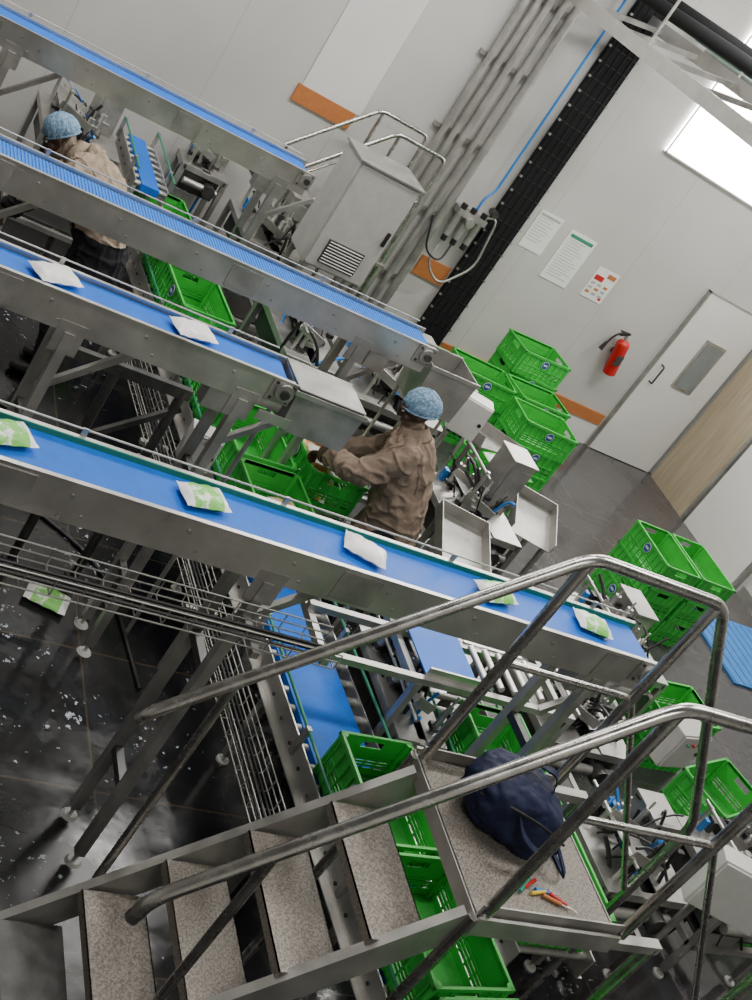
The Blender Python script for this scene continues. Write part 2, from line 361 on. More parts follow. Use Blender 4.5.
def pouch_mesh(k):
    b=MB(); nx,ny=12,9; L,W,T=.085,.060,.020; vs=[];fs=[]
    for side in (1,-1):
        for j in range(ny+1):
            for i in range(nx+1):
                x=-L+2*L*i/nx; y=-W+2*W*j/ny
                e=max(0,(1-(abs(x)/L)**4))*max(0,(1-(abs(y)/W)**3))
                vs.append((x,y,T+side*(T*e**.6)+.002*math.sin(i*1.7+j)))
    o=(nx+1)*(ny+1)
    for j in range(ny):
        for i in range(nx):
            a=j*(nx+1)+i; q=(a,a+1,a+nx+2,a+nx+1); fs.append(q); fs.append(tuple(o+c for c in q[::-1]))
    b.add(vs,fs,'film',True)
    if k:
        for idx,f in enumerate(b.f):
            i=(idx//2)%nx
            if 2<=i<=9: b.m[idx]=b.mi(k)
    return b.mesh('milk_pouch')
PM={'w':pouch_mesh(None),'g':pouch_mesh('filmg'),'o':pouch_mesh('filmo')}
def pouch(x,y,z,rot,k='w',sc=1.,tilt=0):
    o=bpy.data.objects.new('milk_pouch',PM[k]); o.location=(x,y,z); o.rotation_euler=(math.radians(tilt),0,math.radians(rot)); o.scale=(sc,sc,sc)
    bpy.context.scene.collection.objects.link(o)
# ---------------------------------------------------------------- overhead belt conveyors (along X)
def conveyor(x0,x1,y0,y1,z,legs,beltk='belt',mod=False,strip=True):
    b=MB(); h=.165
    for y,sg in ((y0,-1),(y1,1)):
        b.bb(x0,x1,y-.004,y+.004,z-h,z,'steel')
        b.bb(x0,x1,min(y,y-sg*.03),max(y,y-sg*.03),z-h,z-h+.006,'steel')
        b.bb(x0,x1,min(y+sg*.012,y-sg*.008),max(y+sg*.012,y-sg*.008),z-.004,z+.003,'steel')
        x=x0+.15
        while x<x1-.05:
            b.cyl((x,y+sg*.004,z-.055),(x,y+sg*.010,z-.055),.009,'steel2',6); b.cyl((x+.06,y+sg*.004,z-.125),(x+.06,y+sg*.008,z-.125),.007,'steel2',6)
            x+=.42
        x=x0+1.1
        while x<x1-.2:
            b.bb(x-.09,x+.09,y+sg*.003,y+sg*.009,z-.15,z-.02,'steel2'); x+=1.35
    zb=z-.018; r=.035
    yy0,yy1=y0+.012,y1-.012
    prof=[(x1-r,zb)]+[(x1-r+r*math.sin(a*math.pi/8),zb-r+r*math.cos(a*math.pi/8)) for a in range(1,8)]+[(x1-r,zb-2*r),(x0+r,zb-2*r)]+[(x0+r-r*math.sin(a*math.pi/8),zb-r-r*math.cos(a*math.pi/8)) for a in range(1,8)]+[(x0+r,zb)]
    n=len(prof); vs=[(p[0],yy0,p[1]) for p in prof]+[(p[0],yy1,p[1]) for p in prof]
    b.add(vs,[(i,(i+1)%n,n+(i+1)%n,n+i) for i in range(n)],beltk)
    if strip: b.bb(x0,x1,y1-.014,y1-.008,z-.03,z+.004,'gstrip')
    if mod:
        x=x0+.02
        while x<x1-.03:
            b.bb(x,x+.009,yy0+.004,yy1-.004,zb-.001,zb+.003,'beltl'); x+=.018
    b.tube([(x0,y1+.01,z+.03),(x1-.05,y1+.01,z+.03)],.004,'steel2',8)
    x=x0+.3
    while x<x1: b.bb(x-.010,x+.010,y1+.005,y1+.014,z-.05,z+.035,'steel2'); x+=.8
    for xe in (x0+.035,x1-.035):
        b.cyl((xe,y0-.03,zb-.035),(xe,y1+.03,zb-.035),.03,'steel2',14)
        for y,sg in ((y0,-1),(y1,1)):
            b.cyl((xe,y+sg*.004,zb-.035),(xe,y+sg*.035,zb-.035),.045,'steel2',16); b.cyl((xe,y+sg*.035,zb-.035),(xe,y+sg*.05,zb-.035),.022,'steeld',12)
            b.bb(xe-.07,xe+.05,y+sg*.003,y+sg*.014,zb-.10,zb+.02,'steel2')
            for dx in (-.05,.03):
                for dz in (-.08,.0): b.cyl((xe+dx,y+sg*.014,zb+dz),(xe+dx,y+sg*.022,zb+dz),.008,'steeld',6)
    b.cyl((x1-.28,y0+.02,z-.22),(x1-.28,y1+.06,z-.22),.05,'steeld',16); b.box((x1-.28,y0+.05,z-.2),(.13,.10,.14),'steel2')
    for lx,zf in legs:
        for y in (y0+.01,y1-.01):
            b.bb(lx-.022,lx+.022,y-.022,y+.022,zf+.06,z-h,'steel2'); b.cyl((lx,y,zf),(lx,y,zf+.07),.010,'steel',8); b.cyl((lx,y,zf),(lx,y,zf+.014),.04,'cream',14,.028)
        b.bb(lx-.018,lx+.018,y0,y1,.45,.49,'steeld'); b.bb(lx-.018,lx+.018,y0,y1,1.15,1.19,'steeld')
        c=V((lx+.17,(y0+y1)/2,z-h-.19))
        b.box(c,(.46,.03,.03),'steel2',RY(-45))
        b.bb(lx-.06,lx+.06,y0-.006,y0+.0,z-h-.10,z-h+.05,'steel2')
    return b.build('belt_conveyor')
conveyor(-1.5,3.86,3.10,3.36,1.83,[(-.4,0),(1.97,0),(3.62,0)])
conveyor(-1.5,2.30,4.38,4.60,1.83,[(-.2,0),(1.30,0),(2.12,0)],strip=False)
conveyor(-1.5,3.52,5.50,5.73,1.83,[(-.2,0),(.9,0),(3.1,0)],'belt',True,False)
conveyor(-1.5,3.24,7.62,7.87,1.83,[(-.2,0),(1.15,0),(3.05,0)],strip=False)
for x,r,k in ((.93,20,'g'),(1.64,12,'g'),(2.33,-20,'w'),(2.98,15,'g'),(3.53,-8,'g')): pouch(x,3.24,1.813,r,k,1.08)
for x,r in ((1.17,25),(1.80,15)): pouch(x,4.49,1.813,r,'w',1.18)
def chute(x0,x1,y0,y1,z0,z1,lid=True,nm_='discharge_chute'):
    b=MB(); t=.004
    T=[(x0,y0,z1),(x1,y0,z1),(x1,y1,z1),(x0,y1,z1)]; Bm=[(x0+.03,y0+.01,z0),(x1-.01,y0+.01,z0),(x1-.01,y1-.01,z0),(x0+.03,y1-.01,z0)]
    T2=[(x0+t,y0+t,z1),(x1-t,y0+t,z1),(x1-t,y1-t,z1),(x0+t,y1-t,z1)]; B2=[(p[0]+t*s[0],p[1]+t*s[1],z0+.01) for p,s in zip(Bm,((1,1),(-1,1),(-1,-1),(1,-1)))]
    b.add(T+Bm,[(i,i+4,(i+1)%4+4,(i+1)%4) for i in range(4)]+[(4,7,6,5)],'steel2')
    b.add(T2+B2,[(i,(i+1)%4,(i+1)%4+4,i+4) for i in range(4)]+[(4,5,6,7)],'steel2')
    b.add(T+T2,[(i,(i+1)%4,(i+1)%4+4,i+4) for i in range(4)],'steel')
    b.bb(x0-.008,x1+.008,y0-.008,y0,z1-.02,z1+.004,'steel'); b.bb(x0-.008,x1+.008,y1,y1+.008,z1-.02,z1+.004,'steel')
    if lid:
        b.box(((x0+x1)/2,(y0+y1)/2,z1+.008),(x1-x0-.01,(y1-y0)*.98,.006),'steel2',RX(-1.5))
        for y in (y0-.004,y1+.004): b.bb(x0-.12,x0+.05,y-.004,y+.004,z0+.02,z0+.07,'steel')
        for y in (y0+.03,): b.cyl((x0+.06,y1-.02,0),(x0+.06,y1-.02,z0+.01),.013,'steel2',8)
    else:
        for x in (x0+.05,x1-.05):
            for y in (y0+.03,y1-.03): b.cyl((x,y,0),(x,y,z0+.01),.011,'steel2',8)
    return b.build(nm_)
chute(2.31,2.68,4.34,4.62,1.60,1.82)
chute(3.56,3.90,5.48,5.78,1.44,1.74,False)
# ---------------------------------------------------------------- crate belt lanes
def lane(xc,y0,y1,z,w=.46,rot=0,k='belt'):
    b=MB()
    for sg in (-1,1):
        x=xc+sg*w/2
        b.bb(x-.004,x+.004,y0,y1,z-.12,z+.02,'steel'); b.bb(min(x,x+sg*.03),max(x,x+sg*.03),y0,y1,z-.12,z-.114,'steel')
        b.tube([(x+sg*.01,y0,z+.10),(x+sg*.01,y1,z+.10)],.008,'gstrip',8)
        y=y0+.2
        while y<y1: b.bb(x-.012+sg*.01,x+.012+sg*.01,y-.015,y+.015,z-.06,z+.11,'steel2'); y+=.75
        y=y0+.1
        while y<y1: b.cyl((x,y,z-.05),(x+sg*.012,y,z-.05),.010,'steeld',6); y+=.15
    if k: b.bb(xc-w/2+.06,xc+w/2-.06,y0,y1,z-.06,z,k)
    y=y0+.06
    while y<y1:
        b.cyl((xc-w/2,y,z-.028),(xc+w/2,y,z-.028),.022,'steel2',10); y+=.12
    y=y0+.35
    while y<y1:
        for sg in (-1,1):
            x=xc+sg*(w/2-.02)
            b.bb(x-.02,x+.02,y-.02,y+.02,.05,z-.11,'steel2'); b.cyl((x,y,0),(x,y,.06),.01,'steel',8); b.cyl((x,y,0),(x,y,.012),.035,'cream',12)
        b.bb(xc-w/2,xc+w/2,y-.015,y+.015,.22,.26,'steel2'); y+=1.25
    o=b.build('crate_conveyor'); o.rotation_euler=(0,0,math.radians(rot)); return o
LX=lambda y: 2.95-.06*(y-5.1)
lane(2.95,1.0,9.2,.60,.46,3.43); lane(3.98,2.5,4.6,.55,.46,0,None); lane(2.46,8.2,9.15,1.05,.26,0)
for y in (1.14,1.77,2.40,3.03,5.02,5.66,6.30,7.25,7.88,8.52): crate(LX(y),y,.602,93.43)
for y in (2.85,3.5): crate(3.98,y,.552,90)
random.seed(21)
for i in range(7): pouch(LX(5.05)+random.uniform(-.1,.1),5.05+random.uniform(-.19,.19),.63+.03*i*.75,random.uniform(0,180),'o' if i%3 else 'w',1.05,random.uniform(-14,14))
b=MB()
tx0,tx1,ty0,ty1,tz=3.20,3.52,5.28,5.92,.68
for x in (tx0+.02,tx1-.02):
    for y in (ty0+.02,ty1-.02): b.bb(x-.016,x+.016,y-.016,y+.016,0,tz-.02,'steel2')
b.bb(tx0,tx1,ty0,ty1,tz-.02,tz,'steel'); b.bb(tx0+.02,tx1-.02,ty0+.01,ty0+.03,.25,.28,'steel2'); b.bb(tx0+.02,tx1-.02,ty1-.03,ty1-.01,.25,.28,'steel2')
b.build('packing_table')
crate(3.37,5.60,tz+.002,91)
for i in range(26): pouch(3.36+random.uniform(-.09,.09),5.56+random.uniform(-.19,.19),tz+.03+.0105*i,random.uniform(0,180),'w' if i%4==0 else 'o',1.08,random.uniform(-12,12))
def wiretray(p0,p1,w,h,side):
    b=MB(); p0,p1=V(p0),V(p1); d=(p1-p0); L=d.length; d.normalize(); s_=V(side)
    pr=[V((0,0,h)),V((0,0,h*.5)),V((0,0,0)),s_*(w*.33),s_*(w*.66),s_*w,s_*w+V((0,0,h*.5)),s_*w+V((0,0,h))]
    for q in pr: b.cyl(p0+q,p1+q,.0035,'steel2',5)
    n=int(L/.1)
    for i in range(n+1):
        o=p0+d*(i*L/n); b.tube([o+pr[0],o,o+s_*w,o+pr[-1]],.003,'steel2',5)
    for k in range(3): b.tube([p0+s_*(w*(.25+.22*k))+V((0,0,.012)),(p0+p1)/2+s_*(w*(.3+.15*k))+V((0,0,.018)),p1+s_*(w*(.25+.2*k))+V((0,0,.012))],.007,'black',6)
    return b
wt=wiretray((-1.2,2.92,1.50),(2.30,2.92,1.50),.15,.07,(0,1,0))
for x in (-.4,.8,1.97): wt.bb(x-.015,x+.015,2.90,3.12,1.47,1.50,'steel2'); wt.bb(x-.015,x+.015,3.095,3.10,1.47,1.67,'steel2')
wt.build('wire_cable_tray')
wt=wiretray((2.72,2.75,.46),(2.45,7.4,.46),.14,.08,(-1,-.06,0))
for y in (3.0,4.4,5.8,7.2):
    xx=2.72-(y-2.75)*.058-.07
    wt.bb(xx-.02,xx+.02,y-.02,y+.02,0,.455,'steel2'); wt.bb(xx-.09,xx+.09,y-.02,y+.02,.43,.455,'steel2')
wt.build('wire_cable_tray')
# ---------------------------------------------------------------- crossover stairs
b=MB()
PX0,PX1,PY0,PY1,PZ=2.57,3.20,1.90,2.60,1.50
b.bb(PX0,PX1,PY0,PY1,PZ-.006,PZ,'plate')
for y in (PY0,PY1): b.bb(PX0,PX1,y-.006,y+.006,PZ-.07,PZ+.012,'steel2')
for x in (PX0,PX1): b.bb(x-.006,x+.006,PY0,PY1,PZ-.06,PZ,'steel2')
b.bb(PX0+.28,PX0+.32,PY0,PY1,PZ-.05,PZ-.007,'steel2')
rise=.214;run=.212
for i in range(1,7):
    zt=PZ-i*rise; xr=PX0-.03-(i-1)*run; k='plate' if i<5 else 'steeld'
    b.bb(xr-.235,xr,PY0+.045,PY1-.115,zt-.005,zt,k)
    b.bb(xr-.235,xr-.230,PY0+.045,PY1-.115,zt-.04,zt,k); b.bb(xr-.005,xr,PY0+.045,PY1-.115,zt-.03,zt,k)
SY0,SY1=PY0+.03,PY1-.10
for y in (SY0,SY1):
    ang=math.atan2(rise,run); L=2.05
    c=V((PX0-.02,y,PZ-.10))-V((math.cos(ang),0,math.sin(ang)))*(L/2-.06)
    b.box(c,(L,.008,.13),'steel2',RY(-math.degrees(ang)))
    b.box(c+V((.0,.012,.0))+V((-math.sin(ang),0,math.cos(ang)))*.065,(L,.035,.008),'steel2',RY(-math.degrees(ang)))
for y in (PY0+.02,PY1-.02):
    b.cyl((PX0,y,0),(PX0,y,PZ-.01),.021,'pipe',12); b.cyl((PX0,y,0),(PX0,y,.02),.05,'steel2',12)
    b.cyl((3.42,y,0),(3.42,y,PZ-.03),.021,'pipe',12); b.cyl((3.42,y,0),(3.42,y,.02),.05,'steel2',12)
    b.bb(PX1-.3,3.44,y-.02,y+.02,PZ-.06,PZ-.02,'steel2')
R_=.0225
for y,xe in ((PY1-.03,1.55),(PY0+.02,1.50)):
    ze=2.5-(2.6-xe)*1.015
    pth=[(xe,y,ze),(2.60,y,2.50),(3.24,y,2.50),(4.08,y,1.45),(4.12,y,0.02)]
    if y<2.2: pth=[(xe-.02,y,ze-.10)]+pth
    else: pth=[(xe-.015,y+.01,ze-.05)]+pth
    b.tube(pth,R_,'pipe',14,.07)
    b.cyl((2.60,y,PZ),(2.60,y,2.49),R_*.95,'pipe',14); b.cyl((3.22,y,PZ),(3.22,y,2.49),R_*.95,'pipe',14)
    b.cyl((1.75,y,.60),(1.75,y,1.63),.017,'pipe',12)
    b.tube([(2.60,y,2.0),(3.22,y,2.0),(4.06,y,1.0)],.014,'pipe',10,.04)
    b.bb(PX0,PX1,y-.003,y+.003,PZ,PZ+.05,'steel2')
b.build('crossover_staircase')
# ---------------------------------------------------------------- bag
def bag():
    b=MB(); nu,nv=72,40; vs=[];fs=[]
    for i in range(nv+1):
        t=math.pi*i/nv
        for j in range(nu):
            p=2*math.pi*j/nu
            sx=abs(math.cos(p))**.75*math.copysign(1,math.cos(p)); sy=abs(math.sin(p))**.75*math.copysign(1,math.sin(p))
            st=math.sin(t)**.55
            q=V((.205*sx*st,.150*sy*st,.115*math.cos(t)))
            n=mn.noise(q*7)*.12+abs(mn.noise(q*15+V((3,1,2))))*.16+mn.noise(q*34)*.04
            q=q*(1+n); q.z-= .05*max(0,q.x/.2) ; q.z=max(q.z,-.105)
            vs.append(q)
    for i in range(nv):
        for j in range(nu): fs.append((i*nu+j,(i+1)*nu+j,(i+1)*nu+(j+1)%nu,i*nu+(j+1)%nu))
    R=RZ(-20); c=V((2.86,2.33,PZ+.107)); b.add([R@v+c for v in vs],fs,'navy',True)
    def strap(pts,w=.016,th=.004):
        P=[V(p) for p in pts]; q=[]
        for i in range(len(P)-1):
            for t in (0,.25,.5,.75):
                a=P[max(i-1,0)];b0=P[i];c0=P[i+1];d=P[min(i+2,len(P)-1)]
                q.append(.5*((2*b0)+(c0-a)*t+(2*a-5*b0+4*c0-d)*t*t+(3*b0-a-3*c0+d)*t**3))
        q.append(P[-1]); q=[R@v+c for v in q]; o=[];sd=R@V((.3,1,0)).normalized()
        for v in q: o+= [v-sd*w+V((0,0,th)),v+sd*w+V((0,0,th)),v+sd*w-V((0,0,th)),v-sd*w-V((0,0,th))]
        b.add(o,[(k*4+a,k*4+(a+1)%4,k*4+4+(a+1)%4,k*4+4+a) for k in range(len(q)-1) for a in range(4)],'navy')
    strap([(-.10,.05,.09),(-.07,.04,.155),(.0,.03,.165),(.06,.03,.15),(.09,.02,.07)])
    strap([(-.05,-.12,.06),(-.02,-.19,.03),(.06,-.20,.0),(.10,-.15,.0)])
    strap([(.15,-.10,.0),(.22,-.16,-.06),(.24,-.10,-.098),(.20,.0,-.098)])
    b.tube([c+R@V(p) for p in ((-.19,-.09,.03),(-.10,-.135,.07),(.05,-.14,.06),(.18,-.10,.0))],.006,'black',6,.06)
    b.build('backpack')
bag()
b=MB()
for i,k in enumerate(('greenp','red','yellow','bluep','orange','red')):
    x=2.80+i*.026; y=2.03+.02*(i%2); dx=.07; dy=.06-.022*i
    b.cyl((x,y,PZ+.010),(x+dx,y+dy,PZ+.010),.007,k,8); b.cyl((x+dx,y+dy,PZ+.010),(x+dx*1.5,y+dy*1.5,PZ+.010),.003,'steel',6)
b.build('screwdriver_set')
# ---------------------------------------------------------------- machines
def frame(b,x0,x1,y0,y1,z,k='steel2',r=.02,shelf=True):
    for x in (x0,x1):
        for y in (y0,y1):
            b.bb(x-r,x+r,y-r,y+r,.05,z,k); b.cyl((x,y,0),(x,y,.06),.012,'steel',8); b.cyl((x,y,0),(x,y,.012),.035,'cream',12)
    for zz in ((z-r,.28) if shelf else (z-r,)):
        for y in (y0,y1): b.bb(x0,x1,y-r,y+r,zz-r,zz+r,k)
        for x in (x0,x1): b.bb(x-r,x+r,y0,y1,zz-r,zz+r,k)
def hose(b,p,q,sag,k='black',r=.010):
    p,q=V(p),V(q); m=(p+q)/2+V((random.uniform(-.08,.08),random.uniform(-.08,.08),-sag))
    pts=[]
    for i in range(9):
        t=i/8; pts.append(p*(1-t)**2+m*2*t*(1-t)+q*t*t)
    b.tube(pts,r,k,6)
def packer(x0,x1,y0,y1,z,seed,tall=.45,nh=12,name='pouch_packing_machine'):
    random.seed(seed); b=MB(); frame(b,x0,x1,y0,y1,z)
    w,d=x1-x0,y1-y0
    b.bb(x0-.02,x0+w*.42,y0-.02,y1+.02,z,z+.010,'steel2'); b.bb(x0+w*.62,x1+.02,y0-.02,y1+.02,z,z+.010,'steel2')
    b.bb(x0+.03,x1-.03,y0+.03,y1-.03,z-.22,z-.05,'steeld')
    b.box((x0+w*.3,y0+d*.35,z+.13),(w*.5,d*.45,.006),'steel2',RY(18)); b.box((x0+w*.3,y0+d*.12,z+.15),(w*.5,.006,.06),'steel',RY(18)); b.box((x0+w*.3,y0+d*.58,z+.15),(w*.5,.006,.06),'steel',RY(18))
    b.box((x1-w*.2,y1-d*.25,z+tall*.5),(w*.32,d*.40,tall),'steel2'); b.box((x1-w*.2,y1-d*.45-.004,z+tall*.5),(w*.26,.006,tall*.8),'steel2')
    b.box((x1-w*.2,y1-d*.25,z+tall+.01),(w*.36,d*.44,.015),'steel2')
    for y in (y0+d*.12,y1-d*.1):
        b.cyl((x0+w*.12,y,z),(x0+w*.12,y,z+tall*.95),.012,'steel',10)
    b.cyl((x0+w*.12,y0+d*.02,z+tall*.9),(x0+w*.12,y1,z+tall*.9),.010,'steel',10)
    for i in range(7):
        x=x0+w*random.uniform(.15,.85);y=y0+d*random.uniform(.1,.9);h=random.uniform(.10,.24)
        b.cyl((x,y,z+.01),(x,y,z+h),random.choice((.016,.024)),'steel',12); b.cyl((x,y,z+h),(x,y,z+h+.06),.007,'steel',8); b.box((x,y,z+h*.2),(.06,.06,.025),'steeld')
        b.box((x+.03,y-.02,z+h*.7),(.05,.03,.03),random.choice(('black','steeld','steel2')))
    for i in range(5):
        b.box((x0+w*(.2+.12*i),y1-d*.08,z+.05),(.035,.06,.09),random.choice(('black','steeld','bluep','black')))
    b.cyl((x0+w*.1,y0-.03,z-.12),(x1-w*.1,y0-.03,z-.12),.03,'steel2',12)
    b.cyl((x1-w*.3,y0-.09,z-.12),(x1-w*.3,y0+.02,z-.12),.055,'steeld',14)
    b.bb(x0+.05,x1-.05,y0+.04,y1-.04,.30,.315,'steeld')
    b.box((x0+w*.3,y0+.01,z-.3),(w*.5,.01,.16),'steel2')
    for i in range(nh):
        hose(b,(x0+w*random.random(),y0+d*random.random(),z+random.uniform(.05,.3)),(x0+w*random.random(),y0+d*random.random()-.05,z-random.uniform(.1,.5)),-random.uniform(.05,.25),random.choice(('black','black','black','black','black','bluep')),random.choice((.006,.009,.012)))
    return b.build(name,.002)
packer(4.35,4.95,5.50,6.05,.80,1,.42,18)
packer(3.75,4.45,6.3,7.1,1.0,2,.30,26)
packer(3.35,3.85,8.35,9.05,.95,3,.35)
packer(4.42,5.05,3.75,4.5,.72,4,.22,20)
packer(4.42,4.98,2.85,3.40,.66,5,.18,20)
packer(1.70,2.25,8.55,9.25,1.0,6,.35)
packer(3.20,3.60,6.4,7.2,1.05,9,.2,20)
packer(5.35,5.9,4.6,5.3,.70,11,.2)
packer(5.4,6.0,2.9,3.5,.6,12,.2)
packer(2.92,3.3,9.25,9.5,1.0,13,.3,4)
packer(3.38,3.64,3.55,4.30,.68,15,.12,20)
b=MB()
for y in (3.62,3.95,4.4):
    b.bb(2.76,4.30,y-.018,y+.018,.98,1.016,'steel2')
for x in (2.78,3.30,4.28):
    b.bb(x-.018,x+.018,3.60,4.42,.94,.98,'steel2')
for x in (3.31,4.28):
    for y in (3.62,4.4): b.bb(x-.018,x+.018,y-.018,y+.018,0,.98,'steel2')
b.bb(3.33,3.66,3.64,4.38,1.018,1.026,'belt'); b.bb(3.33,3.66,3.63,3.64,1.0,1.07,'steel'); b.bb(3.33,3.66,4.38,4.39,1.0,1.07,'steel')
b.bb(3.7,4.1,3.97,4.36,1.018,1.024,'steel'); b.box((3.45,4.52,1.0),(.3,.12,.10),'steeld')
for i in range(5): b.cyl((3.72+i*.09,3.66,1.03),(3.72+i*.09,3.93,1.03),.018,'steel',10)
b.build('product_transfer_frame')
random.seed(3)
b=MB()
cx0,cx1,cy0,cy1,cz0,cz1=3.64,4.18,7.94,8.32,1.12,2.0
b.bb(cx0,cx1,cy0,cy1,cz0,cz1,'cream'); b.bb(cx0+.015,cx1-.015,cy0-.02,cy0,cz0+.015,cz1-.015,'cream')
b.bb(cx0-.02,cx1+.02,cy0-.03,cy1+.02,cz1,cz1+.02,'steel2')
b.bb(cx0+.1,cx1-.12,cy0-.03,cy0-.018,cz0+.06,cz0+.26,'steeld')
for i in range(8): b.bb(cx0+.11,cx1-.13,cy0-.038,cy0-.028,cz0+.07+i*.024,cz0+.08+i*.024,'white')
b.bb(cx1-.06,cx1-.03,cy0-.035,cy0-.02,1.5,1.62,'black')
for x in (cx0+.03,cx1-.03):
    for y in (cy0+.03,cy1-.03): b.bb(x-.02,x+.02,y-.02,y+.02,0,cz0,'steel2')
b.build('control_cabinet',.004)
b=MB()
b.bb(4.2,4.7,8.75,9.35,1.08,1.1,'plate')
for i in range(4): b.bb(3.98-i*.16,4.16-i*.16,8.8,9.3,.88-i*.22,.90-i*.22,'plate')
for y in (8.8,9.3):
    b.tube([(3.60,y,1.5),(4.18,y,2.12),(4.66,y,2.12),(4.66,y,.0)],.018,'pipe',10,.06); b.cyl((4.2,y,0),(4.2,y,2.1),.016,'pipe',8); b.cyl((3.62,y,.0),(3.62,y,1.52),.016,'pipe',8)
    b.tube([(3.62,y,1.1),(4.2,y,1.7),(4.66,y,1.7)],.012,'pipe',8); b.box((3.85,y,.55),(1.25,.01,.1),'steel2',RY(-53))
b.build('access_steps')
def ebox(x,y,z,w,d,h,k='cream',rot=0,btn=True):
    b=MB(); R=RZ(rot); c=V((x,y,z+h/2))
    b.box(c,(w,d,h),k,R); b.box(c+R@V((0,-d/2-.006,0)),(w*.94,.014,h*.94),k,R); b.cyl(c+R@V((w*.36,-d/2-.012,0)),c+R@V((w*.36,-d/2-.022,0)),.012,'black',10)
    if btn:
        for i,kk in enumerate(('gstrip','red','black')): b.cyl(c+R@V((-w*.25+i*w*.2,-d/2-.012,h*.28)),c+R@V((-w*.25+i*w*.2,-d/2-.03,h*.28)),.008,kk,10)
    for i in range(3): b.cyl(c+R@V((-w*.25+i*w*.22,0,-h/2-.035)),c+R@V((-w*.25+i*w*.22,0,-h/2)),.013,'black',8)
    b.cyl((x,y+d/2+.03,0),(x,y+d/2+.03,z+h),.02,'steel2',10); b.bb(x-.05,x+.05,y+d/2-.002,y+d/2+.03,z+h*.4,z+h*.6,'steel2')
    return b.build('electrical_box',.004)
ebox(4.20,5.80,1.28,.20,.14,.26,'white',-20,False)
ebox(4.86,2.66,.86,.40,.12,.32,'white',-22,False)
ebox(5.25,3.75,.80,.26,.14,.26,'cream',10)
ebox(2.26,4.80,1.02,.17,.12,.20,'white',-10,False)
def slide(x,y,z,w,l,rot,tilt):
    b=MB(); R=RZ(rot)@RX(tilt); c=V((x,y,z))
    b.box(c,(w,l,.006),'steel2',R)
    for s in (-1,1): b.box(c+R@V((s*w/2,0,.04)),(.006,l,.09),'steel2',R)
    b.box(c+R@V((0,l/2,.04)),(w,.006,.09),'steel2',R)
    for sx in (-1,1):
        for sy in (-1,1):
            p=c+R@V((sx*w*.4,sy*l*.4,-.003)); b.bb(p.x-.015,p.x+.015,p.y-.015,p.y+.015,0,p.z,'steel2')
    for sy in (-1,1):
        p=c+R@V((-w*.4,sy*l*.4,0)); q=c+R@V((w*.4,sy*l*.4,0)); b.cyl((p.x,p.y,.3),(q.x,q.y,.3),.012,'steel2',8)
    return b.build('steel_slide')
slide(4.15,5.0,.92,.34,.55,-15,10); slide(4.95,6.55,.95,.40,.50,10,-14); slide(5.25,5.9,.8,.34,.45,-20,12)
# ---------------------------------------------------------------- crate stacks
for i in range(4): crate(6.75+random.uniform(-.01,.01),9.0,i*.236,2+random.uniform(-3,3))
for i in range(2): crate(6.12,8.98,i*.236,-2+random.uniform(-3,3))
for i in range(3): crate(6.0+random.uniform(-.01,.01),8.50,i*.236,-2+random.uniform(-3,3))
for i in range(3): crate(6.66,8.48,i*.236,3+random.uniform(-4,4))
for i in range(3): crate(6.50,7.98,i*.236,random.uniform(-3,3))
for i in range(2): crate(5.80,7.30,i*.236,10)
for x in (7.12,7.55):
    for i in range(3): crate(x,6.45,i*.236,90+random.uniform(-2,2))
for i in range(2): crate(6.3,4.0,i*.236,20); crate(6.35,4.75,i*.236,5)
crate(6.6,3.2,0,15)
pouch(5.75,7.27,.25+.01,20,'g',1.3); pouch(5.75,7.27,.475,20,'g',1.3,8); pouch(5.88,7.32,.475,70,'g',1.3,8)
b=MB()
b.bb(8.25,9.4,5.9,6.9,.002,.022,'matb')
for i in range(11): b.bb(8.27+i*.11,8.29+i*.11,5.92,6.88,.022,.028,'matb')
b.build('rubber_mat')
pouch(1.93,4.70,.002,-18,'g',1.35)
b=MB()
for pts in ([(-.2,6.6,.012),(.8,6.2,.012),(1.5,6.5,.012),(2.2,6.2,.012)],[(1.2,5.2,.012),(1.7,5.6,.012),(2.3,5.1,.012),(2.4,4.2,.012)]):
    b.tube(pts,.011,'black',8,.3)
b.build('floor_hose')
b=MB()
for x in (1.45,1.75,2.1):
    b.cyl((x,4.95,0),(x,4.95,1.3),.025,'steeld',10); b.cyl((x,4.95,0),(x,4.95,.02),.05,'steeld',10)
b.bb(1.40,2.14,4.93,4.97,1.26,1.32,'steeld'); b.bb(1.40,2.14,4.93,4.97,.5,.55,'steeld')
b.box((1.8,4.95,.9),(.9,.03,.03),'steeld',RY(-42))
b.build('support_frame')
